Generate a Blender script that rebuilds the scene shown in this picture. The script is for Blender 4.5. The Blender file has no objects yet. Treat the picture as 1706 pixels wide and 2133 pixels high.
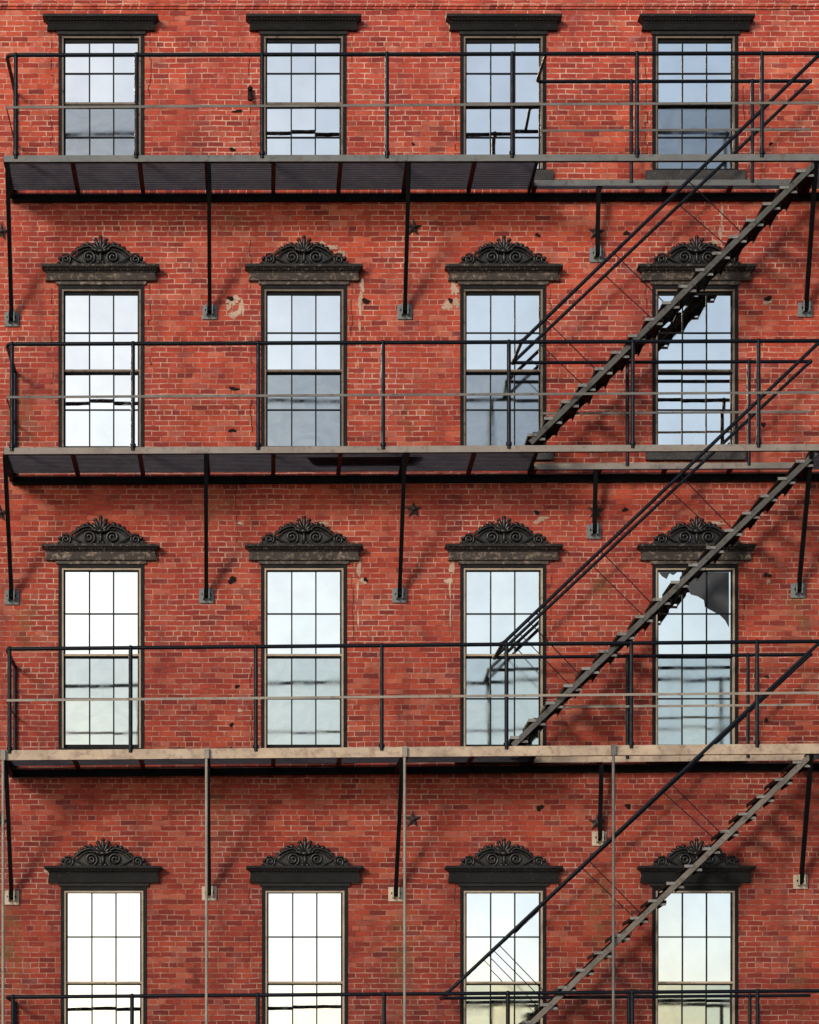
import bpy, math, random
from mathutils import Vector, Matrix
random.seed(7)
C=33.0; S=160.0; VX=540.0; HY=2450.0; HC=4.0; D=1.12; DI=0.31
scene=bpy.context.scene

def F(px,py,d=0.0):
    s=(C-d)/C
    return Vector(((px-VX)/S*s, -d, (HY-py)/S*s+HC))
def FX(px,d=0.0): return (px-VX)/S*(C-d)/C

# ---------------------------------------------------------------- node helper
class N:
    def __init__(s,name):
        s.m=bpy.data.materials.new(name); s.m.use_nodes=True
        s.t=s.m.node_tree; s.b=s.t.nodes['Principled BSDF']
        s.co=s.t.nodes.new('ShaderNodeTexCoord').outputs['Object']
    def lk(s,a,inp):
        if isinstance(a,(int,float)): inp.default_value=a
        elif isinstance(a,tuple):
            inp.default_value = a if len(a)==len(inp.default_value) else (tuple(a)+(1,))[:len(inp.default_value)]
        else: s.t.links.new(a,inp)
    def math(s,op,a,b=0,c=0,clamp=False):
        n=s.t.nodes.new('ShaderNodeMath'); n.operation=op; n.use_clamp=clamp
        s.lk(a,n.inputs[0]); s.lk(b,n.inputs[1]); s.lk(c,n.inputs[2]); return n.outputs[0]
    def noise(s,scale,detail=4,rough=.55,vec=None,dist=0.0):
        n=s.t.nodes.new('ShaderNodeTexNoise'); s.lk(vec if vec else s.co,n.inputs['Vector'])
        n.inputs['Scale'].default_value=scale; n.inputs['Detail'].default_value=detail
        n.inputs['Roughness'].default_value=rough; n.inputs['Distortion'].default_value=dist
        return n.outputs['Fac']
    def mr(s,v,a,b,c=0,d=1,smooth=False):
        n=s.t.nodes.new('ShaderNodeMapRange'); n.clamp=True
        if smooth: n.interpolation_type='SMOOTHSTEP'
        s.lk(v,n.inputs[0]); 
        for i,x in enumerate((a,b,c,d)): s.lk(x,n.inputs[i+1])
        return n.outputs[0]
    def mix(s,f,a,b,mode='MIX'):
        n=s.t.nodes.new('ShaderNodeMix'); n.data_type='RGBA'; n.blend_type=mode
        s.lk(f,n.inputs[0]); s.lk(a,n.inputs[6]); s.lk(b,n.inputs[7]); return n.outputs[2]
    def ramp(s,f,stops,const=False):
        n=s.t.nodes.new('ShaderNodeValToRGB'); e=n.color_ramp.elements
        if const: n.color_ramp.interpolation='CONSTANT'
        e[0].position=stops[0][0]; e[0].color=stops[0][1]+(1,)
        e[1].position=stops[-1][0]; e[1].color=stops[-1][1]+(1,)
        for p,c in stops[1:-1]:
            x=e.new(p); x.color=c+(1,)
        s.lk(f,n.inputs[0]); return n.outputs[0]
    def sep(s,v=None):
        n=s.t.nodes.new('ShaderNodeSeparateXYZ'); s.lk(v if v else s.co,n.inputs[0]); return n.outputs
    def comb(s,x,y,z):
        n=s.t.nodes.new('ShaderNodeCombineXYZ'); s.lk(x,n.inputs[0]); s.lk(y,n.inputs[1]); s.lk(z,n.inputs[2]); return n.outputs[0]
    def vscale(s,v):
        n=s.t.nodes.new('ShaderNodeVectorMath'); n.operation='MULTIPLY'
        s.lk(s.co,n.inputs[0]); n.inputs[1].default_value=v; return n.outputs[0]
    def bump(s,h,strength=.5,dist=.01):
        n=s.t.nodes.new('ShaderNodeBump'); n.inputs['Strength'].default_value=strength; n.inputs['Distance'].default_value=dist
        s.lk(h,n.inputs['Height']); s.t.links.new(n.outputs[0],s.b.inputs['Normal'])
    def out(s,col=None,rough=None,metal=None,spec=None):
        if col is not None: s.lk(col,s.b.inputs['Base Color'])
        if rough is not None: s.lk(rough,s.b.inputs['Roughness'])
        if metal is not None: s.lk(metal,s.b.inputs['Metallic'])
        if spec is not None: s.lk(spec,s.b.inputs['Specular IOR Level'])
        return s.m

def mat_brick():
    n=N('brick_masonry'); x,y,z=n.sep()
    # side walls use y too
    x=n.math('ADD',x,y)
    wob=n.noise(2.2,2); wob2=n.noise(22,3)
    zz=n.math('ADD',z,n.math('MULTIPLY',n.math('SUBTRACT',wob,.5),.03))
    zz=n.math('ADD',zz,n.math('MULTIPLY',n.math('SUBTRACT',wob2,.5),.008))
    xx=n.math('ADD',x,n.math('MULTIPLY',n.math('SUBTRACT',wob2,.5),.012))
    h=.0685
    r=n.math('DIVIDE',zz,h); row=n.math('FLOOR',r); fz=n.math('FRACT',r)
    hd=n.math('COMPARE',n.math('MODULO',row,7),0,.1)
    w=n.math('SUBTRACT',.212,n.math('MULTIPLY',hd,.106))
    wn0=n.t.nodes.new('ShaderNodeTexWhiteNoise'); wn0.noise_dimensions='1D'; n.lk(row,wn0.inputs['W'])
    off=n.math('ADD',n.math('MULTIPLY',n.math('MODULO',row,2),.5),n.math('MULTIPLY',wn0.outputs[0],.22))
    u=n.math('ADD',n.math('DIVIDE',xx,w),off); cell=n.math('FLOOR',u); fx=n.math('FRACT',u)
    dx=n.math('MULTIPLY',n.math('MINIMUM',fx,n.math('SUBTRACT',1,fx)),w)
    dz=n.math('MULTIPLY',n.math('MINIMUM',fz,n.math('SUBTRACT',1,fz)),h)
    dm=n.math('MINIMUM',dx,dz)
    zone=n.noise(.9,5,.6)
    mw=n.mr(zone,.35,.65,.0040,.0070)
    mask=n.mr(n.math('SUBTRACT',dm,mw),-.0015,.0025)
    wn=n.t.nodes.new('ShaderNodeTexWhiteNoise'); wn.noise_dimensions='2D'
    n.lk(n.comb(cell,row,0),wn.inputs['Vector'])
    bc=n.ramp(wn.outputs[0],[(0,(.21,.036,.029)),(.10,(.34,.050,.032)),(.3,(.45,.066,.037)),(.55,(.51,.080,.042)),(.8,(.56,.102,.052)),(.93,(.61,.17,.10)),(1,(.27,.055,.047))])
    # broad tonal patches
    big=n.noise(.45,4,.6)
    bc=n.mix(n.mr(big,.42,.68,0,.65),bc,(.33,.050,.044))
    mid=n.noise(3.5,5,.65)
    bc=n.mix(1.0,bc,n.ramp(mid,[(.25,(.64,.61,.64)),(.5,(.97,.97,.97)),(.75,(1.22,1.20,1.15))]),'MULTIPLY')
    fine=n.noise(60,3,.7)
    bc=n.mix(.6,bc,n.ramp(fine,[(.3,(.72,.7,.7)),(.7,(1.2,1.2,1.2))]),'MULTIPLY')
    mc=n.ramp(n.noise(1.3,5,.65),[(.33,(.27,.08,.055)),(.45,(.52,.25,.17)),(.59,(.69,.45,.33))])
    mc=n.mix(n.mr(n.noise(9,3),.44,.64,0,.7),mc,(.25,.055,.038))
    col=n.mix(mask,mc,bc)
    # efflorescence
    eff=n.math('MULTIPLY',n.mr(n.noise(2.6,6,.7,n.vscale((1,1,1.6))),.56,.72),.36)
    col=n.mix(eff,col,(.55,.28,.24))
    # soot, vertical streaking
    soot=n.mr(n.noise(1.6,5,.65,n.vscale((1.8,1,.35))),.52,.76,0,.6)
    col=n.mix(soot,col,(.12,.036,.034))
    # wall colour multiplied darker towards the lower storeys
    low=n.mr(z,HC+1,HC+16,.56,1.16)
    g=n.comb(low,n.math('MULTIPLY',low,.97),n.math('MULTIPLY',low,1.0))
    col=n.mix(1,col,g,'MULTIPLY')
    # moss / rust stains under leaks
    spots=[(40,900,.3,.8),(835,1990,.22,1.3),(1665,1300,.3,.8),(20,1960,.25,1.2),(1250,1910,.28,.9),(1250,1230,.16,.4),(480,470,.25,.35),(445,1060,.3,.4),(850,880,.15,.4),(1665,2030,.18,.8),(455,1690,.2,.5),(60,1300,.2,.5)]
    tot=None
    sn=n.noise(5,5,.7)
    for px,py,a,b in spots:
        p=F(px,py)
        ex=n.math('DIVIDE',n.math('SUBTRACT',x,p.x),a); ez=n.math('DIVIDE',n.math('SUBTRACT',z,p.z),b)
        dd=n.math('SQRT',n.math('ADD',n.math('MULTIPLY',ex,ex),n.math('MULTIPLY',ez,ez)))
        v=n.mr(dd,.15,1.0,1,0)
        tot=v if tot is None else n.math('MAXIMUM',tot,v)
    st=n.math('MULTIPLY',tot,n.mr(sn,.42,.62))
    col=n.mix(n.math('MULTIPLY',st,.7),col,(.12,.085,.03))
    hgt=n.math('ADD',n.math('MULTIPLY',mask,.7),n.math('MULTIPLY',fine,.35))
    hgt=n.math('ADD',hgt,n.math('MULTIPLY',wn.outputs[0],.25))
    n.bump(hgt,.6,.006)
    return n.out(col,.88,spec=.25)

def mat_paint(name,base,worn,amt=.5,rough=.45,scale=14,spec=.5,rust=None):
    n=N(name)
    f=n.mr(n.noise(scale,5,.7),amt,amt+.14)
    c=n.mix(f,base,worn)
    c=n.mix(1,c,n.ramp(n.noise(2.5,4),[(.3,(.75,.75,.75)),(.7,(1.2,1.2,1.2))]),'MULTIPLY')
    if rust: c=n.mix(n.mr(n.noise(6,5,.7),.56,.7,0,.8),c,rust)
    n.bump(n.noise(scale*4,3),.25,.004)
    return n.out(c,n.mr(n.noise(8,3),.3,.7,rough-.1,rough+.2),spec=spec)

M_brick=mat_brick()
M_rail=mat_paint('blueblack_rail_paint',(.004,.007,.012),(.018,.022,.028),.64,.38,spec=.2)
M_dark=mat_paint('black_bracket_paint',(.004,.005,.006),(.012,.009,.008),.6,.6,spec=.12)
M_grate=mat_paint('grating_steel',(.040,.037,.048),(.07,.05,.05),.5,.55,spec=.3)
M_joist=mat_paint('rust_primer_joist',(.085,.022,.016),(.02,.013,.013),.52,.6,spec=.2)
M_fA=mat_paint('grey_edge_paint',(.15,.155,.15),(.09,.085,.08),.55,.5,9,rust=(.12,.075,.055))
M_fB=mat_paint('mid_edge_tone',(.27,.23,.195),(.16,.13,.11),.55,.5,9,rust=(.19,.11,.08))
M_fC=mat_paint('low_edge_tone',(.50,.38,.27),(.32,.23,.17),.5,.5,9,rust=(.27,.15,.095))  # edge colour gets paler and warmer on the lower platforms
M_bar=mat_paint('flat_bar_paint',(.15,.14,.125),(.08,.065,.055),.55,.5,11)
M_str=mat_paint('stair_stringer_paint',(.10,.096,.088),(.045,.038,.034),.52,.5,11,spec=.25)
M_strC=mat_paint('worn_stair_stringer_paint',(.18,.155,.13),(.09,.07,.06),.52,.5,11,spec=.25)
M_barC=mat_paint('warm_lit_bar_paint',(.30,.26,.21),(.17,.13,.10),.55,.5,11)  # warm reflected light painted into the colour of the lower bars
M_tread=mat_paint('tread_steel',(.010,.0095,.0095),(.025,.018,.016),.55,.6,12,spec=.1)
M_cleat=mat_paint('tread_cleat_paint',(.22,.215,.20),(.09,.07,.06),.5,.5,16)
M_plate=mat_paint('bracket_plate_paint',(.17,.19,.20),(.10,.08,.07),.55,.5,20,rust=(.17,.10,.07))
M_plateC=mat_paint('beige_plate_paint',(.50,.41,.31),(.26,.16,.11),.6,.5,20)
M_iron=mat_paint('carved_black_ironwork',(.010,.009,.009),(.14,.11,.085),.64,.34,22,spec=.5)
M_corn=mat_paint('weathered_black_cornice',(.022,.019,.018),(.22,.175,.14),.55,.55,26,spec=.3)
M_cornb=mat_paint('worn_cornice_frieze',(.07,.058,.052),(.32,.25,.20),.52,.55,18,spec=.3)
M_corn0=mat_paint('black_cornice',(.014,.014,.015),(.10,.085,.075),.6,.55,26,spec=.3)
M_frame=mat_paint('black_window_frame',(.006,.006,.007),(.04,.033,.028),.64,.55,16,spec=.2)
M_bead=mat_paint('brown_window_bead',(.20,.15,.115),(.04,.034,.03),.54,.5,14,spec=.3)
M_beadlow=mat_paint('tan_window_bead',(.42,.33,.24),(.09,.07,.055),.58,.5,14,spec=.3)
M_sill=mat_paint('granite_sill',(.06,.058,.06),(.17,.15,.14),.55,.8,45,spec=.2)
M_cement=mat_paint('cement_patch',(.50,.36,.27),(.36,.15,.10),.53,.9,24,spec=.1)
M_hole=mat_paint('rust_anchor_hole',(.018,.012,.012),(.08,.03,.02),.55,.9,20,spec=.1)
M_star=mat_paint('rust_iron_star',(.045,.03,.028),(.11,.05,.035),.55,.6,25)
M_crack=mat_paint('dark_crack',(.10,.028,.02),(.22,.06,.04),.5,.95,12,spec=.05)
M_plank=mat_paint('dark_plank',(.008,.008,.009),(.02,.018,.016),.6,.7,12)

def mat_glass(name,tint,dull=None,dullf=0.0):
    n=N(name)
    c=tint
    if dull:
        w=n.noise(2.2,4,.6,n.vscale((1,1,1.3)),1.8)
        c=n.mix(n.mr(w,.38,.62,max(0,dullf-.22),dullf+.12),tint,dull)
    else:
        c=n.mix(n.mr(n.noise(1.6,4,.6),.4,.72,0,.8),tint,tuple(v*.86 for v in tint))
    n.bump(n.noise(2.3,2,.5),.3,.0035)
    rg=n.mr(n.noise(7,4),.45,.7,.01,.05) if not dull else n.mr(n.noise(3,4),.4,.7,.05,.16)
    return n.out(c,rg,1.0)
M_g={ 'b':mat_glass('reflective_glass',(1.0,.965,.885)),
      'w':mat_glass('low_storey_glass',(.86,.88,.97)),
      'd':mat_glass('screened_glass',(.54,.53,.49),(.36,.37,.36),.6),
      'm':mat_glass('hazy_glass',(.62,.64,.60),(.46,.49,.47),.5)}
M_darkrefl=mat_paint('painted_dark_reflection',(.075,.08,.09),(.12,.12,.13),.6,.7,6,spec=.2)  # dark tone of the reflection imitated on one sash

# ---------------------------------------------------------------- mesh builder
class MB:
    def __init__(s): s.v=[]; s.f=[]; s.sm=[]
    def add(s,vs,fs,smooth=False):
        o=len(s.v); s.v+= [tuple(v) for v in vs]
        for f in fs: s.f.append(tuple(i+o for i in f)); s.sm.append(smooth)
    def hexa(s,b,t):
        s.add(list(b)+list(t),[(3,2,1,0),(4,5,6,7),(0,1,5,4),(1,2,6,5),(2,3,7,6),(3,0,4,7)])
    def box(s,x0,x1,y0,y1,z0,z1):
        s.hexa([(x0,y0,z0),(x1,y0,z0),(x1,y1,z0),(x0,y1,z0)],[(x0,y0,z1),(x1,y0,z1),(x1,y1,z1),(x0,y1,z1)])
    def beam(s,a,b,w,h,up=(0,0,1)):
        a=Vector(a);b=Vector(b);d=(b-a).normalized();up=Vector(up)
        r=d.cross(up).normalized(); u=r.cross(d).normalized()
        r*=w/2;u*=h/2
        s.hexa([a-r-u,a+r-u,b+r-u,b-r-u],[a-r+u,a+r+u,b+r+u,b-r+u])
    def tube(s,pts,r,n=10,cap=True,rf=None):
        pts=[Vector(p) for p in pts]; vs=[];fs=[]
        prev=None
        for i,p in enumerate(pts):
            if i==0:d=pts[1]-p
            elif i==len(pts)-1:d=p-pts[-2]
            else:d=(pts[i+1]-p).normalized()+(p-pts[i-1]).normalized()
            d.normalize()
            if prev is None:
                a=Vector((0,0,1)) if abs(d.z)<.9 else Vector((0,1,0))
                u=d.cross(a).normalized()
            else:
                u=(prev-d*prev.dot(d)).normalized()
            prev=u; w=d.cross(u)
            rr=rf(i/(len(pts)-1)) if rf else r
            for k in range(n):
                an=2*math.pi*k/n; vs.append(p+(u*math.cos(an)+w*math.sin(an))*rr)
        for i in range(len(pts)-1):
            for k in range(n):
                k2=(k+1)%n; fs.append((i*n+k,i*n+k2,(i+1)*n+k2,(i+1)*n+k))
        s.add(vs,fs,True)
        if cap:
            s.add(vs[:n],[tuple(range(n))[::-1]]); s.add(vs[-n:],[tuple(range(n))])
    def rpath(s,pts,r,rad=.07,n=10):
        pts=[Vector(p) for p in pts]; out=[pts[0]]
        for i in range(1,len(pts)-1):
            a,b,c=pts[i-1],pts[i],pts[i+1]
            l=min(rad,(a-b).length/2,(c-b).length/2)
            p=b+(a-b).normalized()*l; q=b+(c-b).normalized()*l
            for k in range(6):
                t=k/5; out.append(p*(1-t)**2+b*2*t*(1-t)+q*t*t)
        out.append(pts[-1]); s.tube(out,r,n)
    def prism(s,poly,y0,y1):   # poly: list (x,z); front at y0
        n=len(poly)
        a=[(x,y0,z) for x,z in poly]; b=[(x,y1,z) for x,z in poly]
        s.add(a+b,[tuple(range(n)),tuple(range(2*n-1,n-1,-1))]+[(i,i+n,(i+1)%n+n,(i+1)%n) for i in range(n)])
    def frus(s,xc,hw0,d0,z0,hw1,d1,z1): # bottom 0, top 1
        s.hexa([(xc-hw0,-d0,z0),(xc+hw0,-d0,z0),(xc+hw0,.0,z0),(xc-hw0,.0,z0)],
               [(xc-hw1,-d1,z1),(xc+hw1,-d1,z1),(xc+hw1,.0,z1),(xc-hw1,.0,z1)])
    def ell(s,c,rx,ry,rz,ang=0,n=8,m=6):
        vs=[];fs=[]
        R=Matrix.Rotation(ang,3,'Y')
        for i in range(m+1):
            th=math.pi*i/m
            for k in range(n):
                ph=2*math.pi*k/n
                v=Vector((rx*math.sin(th)*math.cos(ph),ry*math.sin(th)*math.sin(ph),rz*math.cos(th)))
                vs.append(Vector(c)+R@v)
        for i in range(m):
            for k in range(n):
                fs.append((i*n+k,i*n+(k+1)%n,(i+1)*n+(k+1)%n,(i+1)*n+k))
        s.add(vs,fs,True)
    def done(s,name,mat,parent,bevel=0):
        me=bpy.data.meshes.new(name); me.from_pydata(s.v,[],s.f); me.materials.append(mat)
        for p,f in zip(me.polygons,s.sm): p.use_smooth=f
        me.validate(); me.update()
        import bmesh
        bm=bmesh.new(); bm.from_mesh(me); bmesh.ops.recalc_face_normals(bm,faces=bm.faces); bm.to_mesh(me); bm.free()
        o=bpy.data.objects.new(name,me); scene.collection.objects.link(o)
        if parent: o.parent=parent
        if bevel:
            b=o.modifiers.new('bevel','BEVEL'); b.width=bevel; b.segments=2; b.limit_method='ANGLE'
        return o

def empty(name):
    e=bpy.data.objects.new(name,None); scene.collection.objects.link(e); return e
bld=empty('brick_building'); esc=empty('fire_escape')

# ---------------------------------------------------------------- windows layout
ROWS=[dict(ct=28,cb=61,ot=66,ob=357,sb=378,orn=False,lines=(86,150,213,281,349)),
      dict(ct=549,cb=583,ot=593,ob=937,sb=960,orn=True,lines=(612,691,770,850,926)),
      dict(ct=1132,cb=1166,ot=1174,ob=1564,sb=1588,orn=True,lines=(1189,1277,1363,1453,1549)),
      dict(ct=1803,cb=1838,ot=1846,ob=2240,sb=2262,orn=True,lines=(1858,1951,2046,2136,2226))]
COLS=[-205,211,632,1048,1448,1860]
HWO=89.5
GL={(0,1):'bd',(0,2):'bb',(0,3):'bb',(0,4):'bd',(1,1):'bb',(1,2):'bd',(1,3):'bd',(1,4):'bb',
    (2,1):'bm',(2,2):'bm',(2,3):'bm',(2,4):'bm',(3,1):'ww',(3,2):'ww',(3,3):'wm',(3,4):'wm'}
openings=[]
def colx(r,c):
    return COLS[c]+([0,0,0,5,][r] if c==1 else ([0,1,1,3][r] if c==2 else 0))
for r,R in enumerate(ROWS):
    for c in range(len(COLS)):
        cx=colx(r,c); openings.append((FX(cx-HWO),FX(cx+HWO),F(0,R['ob']).z,F(0,R['ot']).z))
# wall with true holes
WX0,WX1=FX(-470),FX(2130); WZ0,WZ1=0.0,F(0,-330).z
wall=MB()
for r in range(4):
    ops=sorted([o for i,o in enumerate(openings) if i//len(COLS)==r])
    z0,z1=ops[0][2],ops[0][3]
    xs=[WX0]
    for o in ops: xs+= [o[0],o[1]]
    xs.append(WX1)
    for i in range(0,len(xs),2):
        wall.add([(xs[i],0,z0),(xs[i+1],0,z0),(xs[i+1],0,z1),(xs[i],0,z1)],[(0,1,2,3)])
    zt = WZ1 if r==0 else openings[(r-1)*len(COLS)][2]
    wall.add([(WX0,0,z1),(WX1,0,z1),(WX1,0,zt),(WX0,0,zt)],[(0,1,2,3)])
    for o in ops:
        x0,x1=o[0],o[1]; dp=.16
        wall.add([(x0,0,z0),(x0,dp,z0),(x0,dp,z1),(x0,0,z1)],[(0,1,2,3)])
        wall.add([(x1,0,z0),(x1,dp,z0),(x1,dp,z1),(x1,0,z1)],[(3,2,1,0)])
        wall.add([(x0,0,z1),(x0,dp,z1),(x1,dp,z1),(x1,0,z1)],[(0,1,2,3)])
        wall.add([(x0,0,z0),(x0,dp,z0),(x1,dp,z0),(x1,0,z0)],[(3,2,1,0)])
zb=openings[3*len(COLS)][2]
wall.add([(WX0,0,WZ0),(WX1,0,WZ0),(WX1,0,zb),(WX0,0,zb)],[(0,1,2,3)])
wall.add([(WX0,0,WZ0),(WX0,0,WZ1),(WX0,12,WZ1),(WX0,12,WZ0)],[(0,1,2,3)])
wall.add([(WX1,0,WZ0),(WX1,0,WZ1),(WX1,12,WZ1),(WX1,12,WZ0)],[(3,2,1,0)])
wall.add([(WX0,12,WZ0),(WX1,12,WZ0),(WX1,12,WZ1),(WX0,12,WZ1)],[(3,2,1,0)])
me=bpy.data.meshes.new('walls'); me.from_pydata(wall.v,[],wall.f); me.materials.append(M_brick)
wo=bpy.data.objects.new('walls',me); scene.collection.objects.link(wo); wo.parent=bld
b=MB(); b.box(WX0-.02,WX1+.02,-.03,12.02,WZ1+.003,WZ1+.2); b.done('roof',M_sill,bld)
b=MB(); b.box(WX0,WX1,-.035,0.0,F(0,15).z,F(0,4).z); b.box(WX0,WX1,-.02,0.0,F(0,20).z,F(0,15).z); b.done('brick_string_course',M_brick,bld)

# ---------------------------------------------------------------- windows
glass={k:MB() for k in 'bdmw'}
frame=MB(); bead=MB(); beadL=MB(); munt=MB(); sill=MB(); rng=random.Random(3)
for r,R in enumerate(ROWS):
    bd=beadL if r>=2 else bead
    for c in range(len(COLS)):
        x0,x1,z0,z1=openings[r*len(COLS)+c]
        g=GL.get((r,c),'bm')
        L=[F(0,y).z for y in R['lines']]
        fw=.045
        yf=-.012
        frame.box(x0+.001,x0+fw,yf,.15,z0+.002,z1-.002); frame.box(x1-fw,x1-.001,yf,.15,z0+.002,z1-.002)
        frame.box(x0+fw,x1-fw,yf+.004,.15,z1-.06,z1-.002); frame.box(x0+fw,x1-fw,yf+.008,.15,z0+.002,z0+.035)
        a0,a1=x0+fw,x1-fw; bw=.023
        bd.box(a0,a0+bw,-.006,.13,z0+.035,z1-.06); bd.box(a1-bw,a1,-.006,.13,z0+.035,z1-.06)
        bd.box(a0+bw,a1-bw,-.003,.13,z1-.06-.022,z1-.06)
        s0,s1=a0+bw,a1-bw; sw=.02
        zm=L[2]
        for si,(zt,zbm,yg) in enumerate(((z1-.082,zm,.055),(zm,z0+.035,.088))):
            gt,gb=(L[0],L[2]+.012) if si==0 else (L[2]-.018,L[4])
            munt.box(s0,s0+sw,yg-.022,yg+.02,zbm,zt); munt.box(s1-sw,s1,yg-.022,yg+.02,zbm,zt)
            if zt>gt: munt.box(s0+sw,s1-sw,yg-.02,yg+.02,gt,zt)
            if si==1: munt.box(s0+sw,s1-sw,yg-.02,yg+.02,zbm,gb)
            zmid=L[1] if si==0 else L[3]
            gx0,gx1=s0+sw,s1-sw
            mw=.009
            cols=[gx0+(gx1-gx0)*k/3 for k in range(4)]
            for k in (1,2): munt.box(cols[k]-mw,cols[k]+mw,yg-.014,yg+.01,gb,gt)
            munt.box(gx0,gx1,yg-.012,yg+.01,zmid-mw,zmid+mw)
            for k in range(3):
                for (za,zc) in ((gb,zmid),(zmid,gt)):
                    t1=rng.uniform(-.004,.004); t2=rng.uniform(-.004,.004)
                    w=(cols[k+1]-cols[k]); hh=zc-za
                    A=[(cols[k],yg+t1*w+t2*hh,za),(cols[k+1],yg-t1*w+t2*hh,za),(cols[k+1],yg-t1*w-t2*hh,zc),(cols[k],yg+t1*w-t2*hh,zc)]
                    glass[g[si]].add(A,[(0,1,2,3)])
        bd.box(s0,s1,.028,.052,zm-.014,zm+.012)
        munt.box(s0,s1,.03,.09,zm-.028,zm-.014)
        sz=F(0,R['sb']).z
        sill.box(x0-.09,x1+.09,-.06,.0,sz,z0-.002); sill.box(x0+.001,x1-.001,.0,.15,sz+.02,z0+.001)
frame.done('window_frames',M_frame,bld); bead.done('window_beads',M_bead,bld); beadL.done('lower_window_beads',M_beadlow,bld)
munt.done('sashes_and_muntins',M_frame,bld); sill.done('stone_sills',M_sill,bld,.006)
for k,nm in (('b','clear_panes'),('d','screened_panes'),('m','hazy_panes'),('w','low_storey_panes')):
    me=bpy.data.meshes.new(nm); me.from_pydata(glass[k].v,[],glass[k].f); me.materials.append(M_g[k])
    o=bpy.data.objects.new(nm,me); scene.collection.objects.link(o); o.parent=bld
# dark sheets imitating a dark reflection in one upper sash
t=MB()
def refl_sheet(pts):
    t.prism([(F(x,y).x,F(x,y).z) for x,y in pts],.0495,.0505)
refl_sheet([(1425,1190),(1520,1190),(1520,1305),(1512,1290),(1500,1278),(1488,1272),(1470,1262),(1468,1248),(1455,1240),(1440,1236),(1434,1222),(1426,1215)])
refl_sheet([(1374,1190),(1412,1190),(1404,1196),(1396,1192),(1390,1204),(1380,1198)])
t.done('painted_dark_reflection',M_darkrefl,bld)

# ---------------------------------------------------------------- cornices
cu=MB(); cf=MB(); orn=MB(); cu0=MB(); cuM=cu; cfM=cf
def spiral(cx,cz,r0,r1,a0,turns,n=26):
    return [(cx+(r0+(r1-r0)*t)*math.cos(a0+turns*2*math.pi*t), cz+(r0+(r1-r0)*t)*math.sin(a0+turns*2*math.pi*t)) for t in [i/(n-1) for i in range(n)]]
for r,R in enumerate(ROWS):
    cu,cf=(cu0,cu0) if r in (0,3) else (cuM,cfM)
    for c in range(len(COLS)):
        cx=FX(colx(r,c)); jx=rng.uniform(-.01,.01)
        zt=F(0,R['ct'],.18).z; zbm=F(0,R['cb'],.07).z; H=zt-zbm
        k=.765 if R['orn'] else .75
        z=zt
        cu.frus(cx,k,.175,z-.03,k-.005,.18,z); z-=.03
        cu.frus(cx,k-.05,.125,z-.035,k-.012,.17,z); z-=.035
        n=34
        for i in range(n):
            xx=cx-(k-.06)+(2*k-.12)*(i+.5)/n
            cu.ell((xx,-.128,z+.012),.017,.017,.016,n=6,m=4)
        cu.frus(cx,k-.055,.105,z-.02,k-.052,.115,z); z-=.02
        cf.frus(cx,k-.045,.06,zbm,k-.062,.098,z)
        cf.frus(cx,k-.18,.03,zbm-.045,k-.17,.035,zbm)
        if R['orn']:
            y0=-.10; zo=F(0,R['ct'],.10).z-.02; u=1/160.
            def P(a,bb,dy=0): return (cx+a*u,y0-dy,zo+bb*u)
            for sgn in (1,-1):
                pl=[(0,0),(86,0),(88,10),(80,20),(68,21),(58,15),(50,27),(38,36),(26,40),(16,38),(0,42)]
                pl=[(cx+sgn*a*u,zo+bb*u) for a,bb in pl]
                if sgn<0: pl=pl[::-1]
                orn.prism(pl,y0+.02,.0)
                sp=spiral(72,11,2,10,0,-1.6) 
                orn.tube([P(sgn*a,bb,.01) for a,bb in sp],.014,6)
                sp2=spiral(25,16,3,14,.3,1.7)
                orn.tube([P(sgn*a,bb,.015) for a,bb in sp2],.016,6)
                arm=[(80,20),(70,22),(60,17),(50,10),(40,5),(28,1)]
                orn.tube([P(sgn*a,bb,.02) for a,bb in arm],.015,6)
                arm2=[(64,17),(56,24),(46,32),(34,37),(24,39),(14,34),(9,26)]
                orn.tube([P(sgn*a,bb,.02) for a,bb in arm2],.018,6)
                arm3=[(58,12),(50,20),(42,27),(32,32),(22,32)]
                orn.tube([P(sgn*a,bb,.012) for a,bb in arm3],.010,6)
                for (a,bb,rr) in ((56,28,5),(47,36,6),(37,42,6),(27,45,6),(84,16,5),(88,6,4)):
                    orn.ell(P(sgn*a,bb-2),rr*u,.03,rr*u*.8)
            for i in range(-3,4):
                an=i*math.radians(24); ln=[30,27,22,17][abs(i)]
                a=math.sin(an)*ln*.62; bb=30+math.cos(an)*ln*.62
                orn.ell(P(a,bb-4,.02),4.2*u,.035,ln*.55*u,an)
                orn.ell(P(math.sin(an)*ln,30-4+math.cos(an)*ln,.025),4.6*u,.03,4*u)
            orn.ell(P(0,14,.02),4*u,.035,13*u); orn.ell(P(0,28,.03),9*u,.03,5*u)
            orn.ell(P(-5,4,.02),5*u,.03,4*u);orn.ell(P(5,4,.02),5*u,.03,4*u)
cuM.done('window_cornice_crowns',M_corn,bld); cfM.done('window_cornice_friezes',M_cornb,bld,.006); cu0.done('black_window_cornices',M_corn0,bld); orn.done('carved_window_crests',M_iron,bld)

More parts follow.
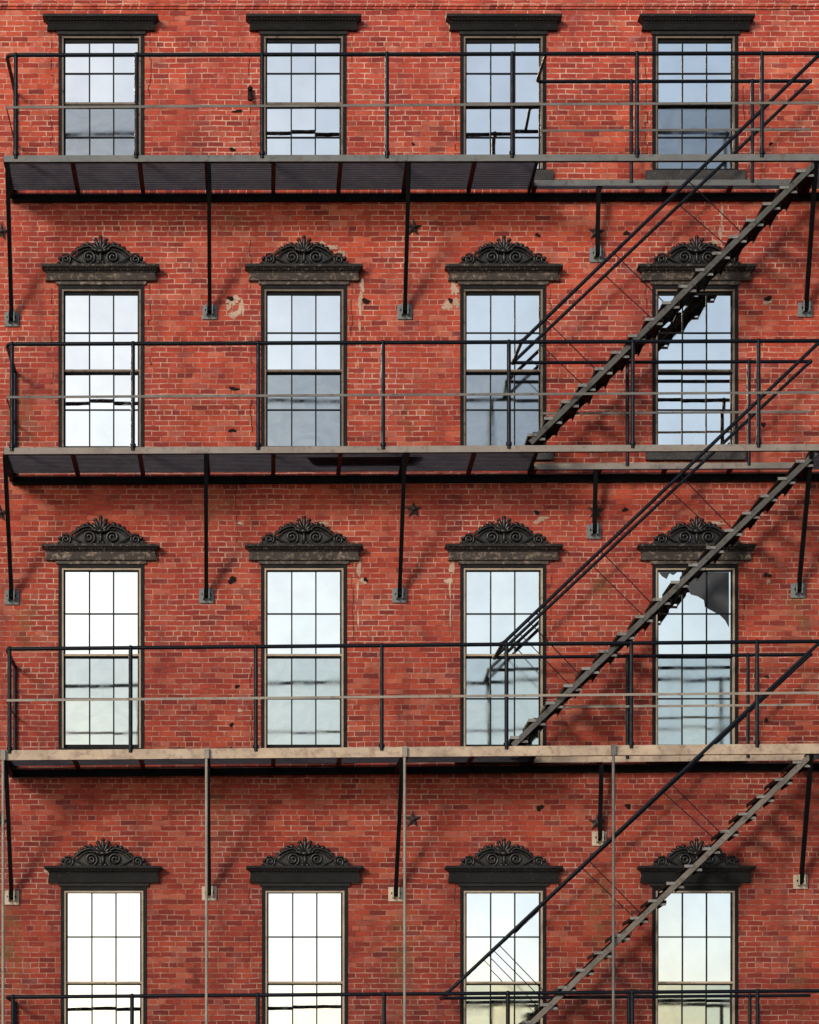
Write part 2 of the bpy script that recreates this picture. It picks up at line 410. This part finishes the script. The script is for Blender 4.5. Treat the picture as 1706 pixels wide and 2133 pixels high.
# ---------------------------------------------------------------- wall scars
def blob(mb,px,py,w,h,seed,y=.004,n=30):
    rg=random.Random(seed); c=F(px,py); pts=[]
    ph=[rg.uniform(0,6.28) for _ in range(5)]
    for i in range(n):
        a=2*math.pi*i/n
        rr=1+.22*math.sin(2*a+ph[0])+.18*math.sin(3*a+ph[1])+.12*math.sin(7*a+ph[2])+rg.uniform(-.12,.12)
        x=c.x+w/2/S*math.cos(a)*rr; z=c.z+h/2/S*math.sin(a)*rr
        z=round(z/.034)*.034 if h>14 else z
        pts.append((x,z))
    mb.add([(c.x,-y,c.z)]+[(x,-y,z) for x,z in pts],[(0,(i)%n+1,(i+1)%n+1) for i in range(n)])
cem=MB(); sd=0
for p in [(486,626,24,22),(488,655,26,14),(503,640,10,34),(476,640,8,14),(754,595,10,26),(750,632,9,44),(749,680,4,30),(750,716,4,22),(746,756,3,20),(946,600,16,28),(950,630,12,20),(932,636,18,16),(925,640,8,10),(748,1185,8,36),(745,1228,4,36),(746,1290,3,40),(757,1210,14,12),(942,1182,10,28),(937,1225,5,34),(938,1280,3,50),(935,1210,14,12),
          (1130,1080,24,8),(1118,1088,16,6),(690,515,36,7),(712,528,14,14),(672,508,14,8),(1500,486,9,20),(1504,446,4,50),(1495,1090,30,6),(1490,505,16,10),(1598,630,18,7),(1600,1212,7,12),(500,1090,12,5),(100,1815,14,16),(675,1090,20,6),(932,40,8,24),(937,62,5,40),(530,50,8,14),(500,1480,8,8)]:
    sd+=1; blob(cem,*p,seed=sd,y=.004+sd*.00005)
cem.done('cement_repairs',M_cement,bld)
hl=MB()
for p in [(480,622,14,10),(762,628,14,13),(938,626,11,9),(1600,622,15,12),(1120,490,11,9),(1305,486,12,11),(484,1208,18,14),(1598,1198,14,11),(1118,1068,12,9),(1302,1062,12,9),(487,810,20,7),(484,897,14,8),(1124,1683,16,13),(1308,1680,13,10),(494,1430,11,7),(482,1510,8,9),(480,1560,8,8),(495,232,20,6),(484,312,14,7),(1590,885,8,11),(1596,1500,6,13),(762,1208,9,10),(1605,300,8,6),(860,300,6,6),(1597,1410,10,6)]:
    sd+=1; blob(hl,*p,seed=sd,y=.009,n=16)
hl.done('rusted_anchor_holes',M_hole,bld)
cr=MB()
def crack(x,y0,y1,seed,wd=.0045,amp=3):
    rg=random.Random(seed); y=y0; xx=x
    while y<y1:
        st=rg.choice([11,11,22]); nx=x+rg.uniform(-amp,amp)
        a=F(xx,y);b_=F(xx,min(y+st,y1))
        w=wd*rg.uniform(.3,1.2)
        if rg.random()<.72: cr.add([(a.x-w,-.0068,a.z),(a.x+w,-.0068,a.z),(b_.x+w,-.0068,b_.z),(b_.x-w,-.0068,b_.z)],[(0,1,2,3)])
        q=F(nx,min(y+st,y1)); lo,hi=min(b_.x,q.x),max(b_.x,q.x)
        cr.add([(lo,-.0075,q.z-.004),(hi,-.0075,q.z-.004),(hi,-.0075,q.z+.004),(lo,-.0075,q.z+.004)],[(0,1,2,3)])
        xx=nx; y+=st
for i,(x,a,b_) in enumerate([(519,90,200),(521,215,320),(522,500,600),(524,690,900),(518,1270,1330),(312,590,760),(733,590,720),(735,1170,1330),(733,70,130),(950,170,320),(1146,600,700),(1345,80,320),(1346,590,700),(1548,70,250),(1550,1170,1300),(493,1010,1130),(108,80,300),(108,600,800),(520,1850,2000),(523,1390,1540),(1148,1180,1320),(312,80,200),(949,1840,1960)]):
    crack(x,a,b_,i)
cr.done('mortar_cracks',M_crack,bld)
# star anchor plates
st=MB()
for px,py in [(861,475),(1242,484),(861,1062),(1241,1064),(859,1707),(1243,1714),(2,484),(0,1070),(0,1712)]:
    c=F(px,py); ro,ri=.118,.048; a0=random.uniform(-.1,.1)
    pts=[]
    for i in range(10):
        a=a0+math.pi/2+i*math.pi/5; rr=ro if i%2==0 else ri
        pts.append((c.x+rr*math.cos(a),-.012,c.z+rr*math.sin(a)))
    base=[(x,0,z) for x,y,z in pts]
    st.add([(c.x,-.05,c.z)]+pts+base,[(0,i+1,(i+1)%10+1) for i in range(10)]+[(i+1,i+11,(i+1)%10+11,(i+1)%10+1) for i in range(10)])
    st.tube([(c.x,-.08,c.z),(c.x,-.03,c.z)],.018,8)
st.done('star_anchor_plates',M_star,bld)
lp=MB(); c=F(521,200)
lp.box(c.x-.03,c.x+.03,-.06,0,c.z-.05,c.z+.06); lp.tube([(c.x,-.06,c.z+.0),(c.x,-.1,c.z-.03),(c.x,-.1,c.z-.1)],.028,8); lp.ell((c.x,-.06,c.z+.07),.035,.035,.035)
lp.done('old_wire_insulator',M_hole,bld)

# ---------------------------------------------------------------- fire escape
class Lv: pass
def lin(yl,yr):
    a=F(0,yl,D); b=F(1700,yr,D)
    return lambda X: a.z+(b.z-a.z)*(X-a.x)/(b.x-a.x)
LV=[]
for (rl,rr,ml,mr,fl,fr,h,mf,mb) in [(115,111,226,216,324,321,13,M_fA,M_bar),(717,710,829,819,933,925,13,M_fB,M_bar),(1352,1336,1460,1444,1563,1549,20,M_fC,M_barC),(2077,2064,2188,2174,2295,2281,18,M_fC,M_barC)]:
    l=Lv(); l.rail=lin(rl,rr); l.mid=lin(ml,mr); l.fl=lin(fl,fr); l.h=h/S; l.mf=mf; l.mb=mb; LV.append(l)
XL=FX(8,D); XR=FX(1795,D); XO=FX(1120,D); XE=FX(1706,D)
INL=[1118,1068,1030,920]
POSTS=[[33,284,546,806,1067,1327,1587,1792],[25,277,538,798,1060,1318,1580,1792],[20,272,533,795,1055,1315,1577,1792],[27,275,537,800,1058,1317,1578,1792]]
IPOSTS=[[1315,1567],[1307,1560],[1307,1558],[1310,1562]]
rails=MB(); grate=MB(); joist=MB(); dark=MB()
for li,l in enumerate(LV):
    fas=MB(); bar=MB()
    z=lambda X:l.fl(X)
    hh=l.h
    fas.beam((XL,-D,z(XL)-hh/2),(XR,-D,z(XR)-hh/2),.012,hh)
    dark.beam((XL,-D+.03,z(XL)-hh+.006),(XR,-D+.03,z(XR)-hh+.006),.05,.008)
    for px in (430,845,1280):
        X=FX(px,D); fas.box(X-.02,X+.02,-D-.014,-D-.006,z(X)-hh*.9,z(X)-hh*.1)
    for X in (XL,XR): dark.beam((X,-D+.008,z(X)-hh/2),(X,0,z(X)-hh/2),.012,hh)
    xo=FX(1113,DI)
    XOl=XO if li<3 else FX(925,D)
    if li==3: xo=FX(920,DI)
    fas.beam((xo,-DI,z(xo)-.04),(FX(1700,DI),-DI,z(FX(1700,DI))-.04),.012,.075)
    dark.beam((XOl,-D+.01,z(XOl)-.05),(XOl,-.03,z(XOl)-.05),.03,.07)
    dark.beam((XE,-D+.01,z(XE)-.05),(XE,-.03,z(XE)-.05),.03,.07)
    dark.beam((XL,-.03,z(XL)-.12),(XR,-.03,z(XR)-.12),.05,.09)
    nb=17
    for i in range(nb):
        d=.07+i*(D-.1)/nb
        zo=-.018
        def gb(a,b_): grate.beam((a,-d,z(a)+zo),(b_,-d,z(b_)+zo),.017,.017)
        if d<DI-.01: gb(XL,XR)
        else: gb(XL,XOl); gb(XE,XR)
    px=12+138
    while px<1790:
        X=FX(px,D)
        full = X<XOl-.05 or X>XE-.02
        dd=(D-.01) if full else DI-.01
        joist.beam((X,-.05,z(X)-.05),(X,-dd,z(X)-.05),.055,.04)
        px+=140
    rz=l.rail
    xl=FX(14,D); xr=FX(1792,D)
    rails.rpath([(xl,0,rz(xl)),(xl,-D,rz(xl)),(xr,-D,rz(xr)),(xr,0,rz(xr))],.0245,.1)
    xi=FX(INL[li],DI); xie=FX(1688,DI)
    rails.rpath([(xi+.03,-D,rz(xi)),(xi,-DI,rz(xi)),(xie,-DI,rz(xie)-.0)],.022,.07)
    for px in POSTS[li]:
        X=FX(px,D); rails.tube([(X,-D,z(X)-.04),(X,-D,rz(X))],.026,10)
        rails.ell((X,-D,rz(X)),.034,.034,.034); rails.tube([(X,-D,z(X)),(X,-D,z(X)+.04)],.038,10)
    for px in IPOSTS[li]:
        X=FX(px,DI); rails.tube([(X,-DI,z(X)-.04),(X,-DI,rz(X))],.024,10); rails.ell((X,-DI,rz(X)),.032,.032,.032)
    for X in (xl,xr):
        rails.tube([(X,-.04,z(X)-.04),(X,-.04,rz(X))],.022,8)
        rails.beam((X,-D,l.mid(X)),(X,0,l.mid(X)),.008,.032)
    bar.beam((xl,-D-.03,l.mid(xl)),(xr,-D-.03,l.mid(xr)),.008,.030)
    xa=FX(1125,DI) if li<3 else FX(930,DI)
    bar.beam((xa,-DI-.03,l.mid(xa)),(xie,-DI-.03,l.mid(xie)),.008,.028)
    fas.done('platform_edge',l.mf,esc); bar.done('railing_flat_bar',l.mb,esc)

# brackets (front px, plate px, plate y)
BR=[[(15,25,665),(435,437,650),(852,843,650),(1700,1677,645)],
    [(10,25,1244),(429,430,1241),(843,832,1240),(1690,1662,1230)],
    [(12,25,1869),(433,436,1860),(838,824,1862),(1690,1667,1836)]]
BI=[(1247,1243,531),(1241,1237,1107),(1253,1248,1746)]
plate=MB(); plateC=MB(); bolts=MB()
for li in range(3):
    l=LV[li]
    items=[(a,b_,c_,D-.02) for a,b_,c_ in BR[li]]+[BI[li]+(DI-.02,)]
    for fp,pp,py,dd in items:
        X=FX(fp,dd); w=F(pp,py,0)
        zt=l.fl(X)-l.h
        dark.beam((X,-dd,zt-.015),(w.x,-.02,zt-.015+.0),.05,.05)
        dark.beam((X,-dd,zt-.01),(w.x,-.06,w.z+.03),.072,.05,(1,0,0))
        pm=plateC if li==2 else plate
        pm.box(w.x-.095,w.x+.095,-.022,0,w.z-.1,w.z+.085)
        pm.box(w.x-.045,w.x-.03,-.12,-.02,w.z-.06,w.z+.08)
        pm.box(w.x+.03,w.x+.045,-.12,-.02,w.z-.06,w.z+.08)
        bolts.tube([(w.x-.06,-.08,w.z+.0),(w.x+.06,-.08,w.z+.0)],.014,8)
        bolts.tube([(w.x,-.05,w.z-.02),(w.x,-.02,w.z-.02)],.02,8)
plate.done('bracket_wall_plates',M_plate,esc,.004); plateC.done('beige_bracket_wall_plates',M_plateC,esc,.004); bolts.done('bracket_bolts',M_dark,esc)

# support pipes below third gallery
rod=MB(); rodd=MB()
for px in (6,430,843,1278):
    X=FX(px,D+.05); mb=rodd if px==1278 else rod
    mb.tube([(X,-D-.035,LV[2].fl(X)),(X,-D-.035,0.0)],.0185,8)
    mb.box(X-.03,X+.03,-D-.06,-D-.012,LV[2].fl(X)-.13,LV[2].fl(X)-.0)
rod.done('support_pipes',M_barC,esc); rodd.done('dark_support_pipe',M_bar,esc)

# stairs
FLT=[((1700,338),(1105,922),(1706,),(1086,)),((1700,942),(1068,1553),(1706,),(1046,)),((1694,1568),(942,2290),(1706,),(930,))]
INB=[1068,1030,920]
strm=[M_str,M_str,M_strC]; thin=MB(); cle=MB()
for fi,(a,b_,ht,hb) in enumerate(FLT):
    st=MB(); tr=MB()
    do=D-.045; di=DI+.05
    A=F(a[0],a[1],do); B=F(b_[0],b_[1],do); A.y=B.y=0
    for k,dd in enumerate((do,di)):
        off=Vector((0,-dd,0))
        q=st if k==0 else tr
        q.beam(A+off,B+off,.012,.068)
        u=(B-A).normalized(); nrm=Vector((-u.z,0,u.x)); 
        if nrm.z<0: nrm=-nrm
        s_=.02 if k==0 else -.02
        q.beam(A+off+nrm*.031+Vector((0,s_,0)),B+off+nrm*.031+Vector((0,s_,0)),.035,.007)
        (tr if k==0 else q).beam(A+off-nrm*.037+Vector((0,s_,0)),B+off-nrm*.037+Vector((0,s_,0)),.035,.007)
    n=17 if fi<2 else 20
    for i in range(n):
        p=A.lerp(B,(i+.6)/n)
        tr.box(p.x-.11,p.x+.10,-do+.008,-di-.008,p.z+.012,p.z+.020)
        tr.box(p.x-.118,p.x-.11,-do+.008,-di-.008,p.z-.022,p.z+.022)
        tr.box(p.x+.10,p.x+.108,-do+.008,-di-.008,p.z-.022,p.z+.022)
        cle.beam((p.x-.125,-do-.012,p.z+.012),(p.x-.01,-do-.012,p.z+.012),.010,.036)
        cle.beam((p.x+.02,-do+.03,p.z-.03),(p.x+.105,-do+.03,p.z-.03),.010,.030)
    l0,l1=LV[fi],LV[fi+1]
    xt=FX(ht[0],D); xb=FX(hb[0],D)
    rails.rpath([(xt+.12,-D,l0.rail(xt)),(xt,-D,l0.rail(xt)-.02),(xb,-D,l1.rail(xb)),(xb-.12,-D,l1.rail(xb))],.0235,.08)
    ht_o=(Vector((xt,-D,l0.rail(xt))),Vector((xb,-D,l1.rail(xb))))
    it=FX(1688,DI); ib=FX(INB[fi],DI)
    rails.tube([(it,-DI,l0.rail(it)),(ib,-DI,l1.rail(ib))],.022,10)
    rails.ell((it,-DI,l0.rail(it)),.03,.03,.03); rails.ell((ib,-DI,l1.rail(ib)),.03,.03,.03)
    rails.tube([(xb,-D,l1.rail(xb)),(ib,-DI,l1.rail(ib))],.022,8)
    for f in (.44,.69,.92) if fi<2 else (.40,.62,.86):
        for (h0,h1,dd) in ((ht_o[0],ht_o[1],D-.01),(Vector((it,-DI,l0.rail(it))),Vector((ib,-DI,l1.rail(ib))),DI)):
            p=h0.lerp(h1,f); q=Vector((p.x+.68,0,0)); t_=(q.x-A.x)/(B.x-A.x); q.z=A.z+(B.z-A.z)*t_+.04; q.y=-(do if dd>.5 else di); p.y=-dd
            thin.tube([p,q],.0065,6)
    st.done('stair_stringers',strm[fi],esc); tr.done('stair_treads',M_tread,esc)
cle.done('stair_tread_cleats',M_cleat,esc)
thin.done('stair_stay_rods',M_rail,esc)
rails.done('pipe_railings',M_rail,esc); grate.done('platform_grating',M_grate,esc); joist.done('platform_joists',M_joist,esc); dark.done('support_brackets',M_dark,esc)
pk=MB(); a=FX(635,.8); b2=FX(875,.8); zz=LV[1].fl(a)
pk.hexa([(a,-.75,zz-.006),(b2,-.75,zz-.006),(b2-.1,-.4,zz-.006),(a+.1,-.4,zz-.006)],[(a,-.75,zz+.03),(b2,-.75,zz+.03),(b2-.1,-.4,zz+.03),(a+.1,-.4,zz+.03)])
pk.done('wooden_plank',M_plank,None)

# ---------------------------------------------------------------- ground
def sheet(name,x0,x1,y0,y1,z,mat,th=None):
    m=MB(); m.box(x0,x1,y0,y1,z-(th or .02),z); return m.done(name,mat,None)
M_asph=mat_paint('asphalt',(.05,.05,.052),(.07,.07,.07),.5,.9,8,spec=.2)
M_conc=mat_paint('concrete_paving',(.27,.26,.245),(.2,.19,.18),.5,.9,5,spec=.2)
sheet('ground',-1500,1500,-1500,1500,-.15,M_asph)
sheet('street',-200,200,-22,-5.6,-.125,M_asph)
sheet('sidewalk',-60,60,-5.5,-.001,.0,M_conc,.13)

# ---------------------------------------------------------------- light
EL=math.radians(20); AZ=math.radians(32)   # sun left of wall normal
sd_=Vector((-math.sin(AZ)*math.cos(EL),-math.cos(AZ)*math.cos(EL),math.sin(EL)))
w=bpy.data.worlds.new('World'); scene.world=w; w.use_nodes=True
sky=w.node_tree.nodes.new('ShaderNodeTexSky'); sky.sky_type='NISHITA'; sky.sun_disc=False
sky.sun_elevation=EL; sky.sun_rotation=math.pi+AZ; sky.air_density=1.0; sky.dust_density=1.25; sky.ozone_density=1.3
bg=w.node_tree.nodes['Background']; bg.inputs[1].default_value=.145
w.node_tree.links.new(sky.outputs[0],bg.inputs[0])
sl=bpy.data.lights.new('sun','SUN'); sl.energy=1.85; sl.angle=math.radians(11); sl.color=(1,.92,.82)
so=bpy.data.objects.new('sun',sl); scene.collection.objects.link(so)
so.rotation_euler=(-sd_).to_track_quat('-Z','Y').to_euler(); so.location=(0,-20,30)

cam=bpy.data.cameras.new('camera'); co=bpy.data.objects.new('camera',cam); scene.collection.objects.link(co)
co.location=(0,-C,HC); co.rotation_euler=(math.pi/2,0,0)
cam.sensor_width=36; cam.lens=36*C/(2133/S); cam.clip_end=5000
cam.shift_x=(853-VX)/2133; cam.shift_y=(HY-1066.5)/2133
scene.camera=co
scene.view_settings.view_transform='Standard'; scene.view_settings.look='None'; scene.view_settings.exposure=0
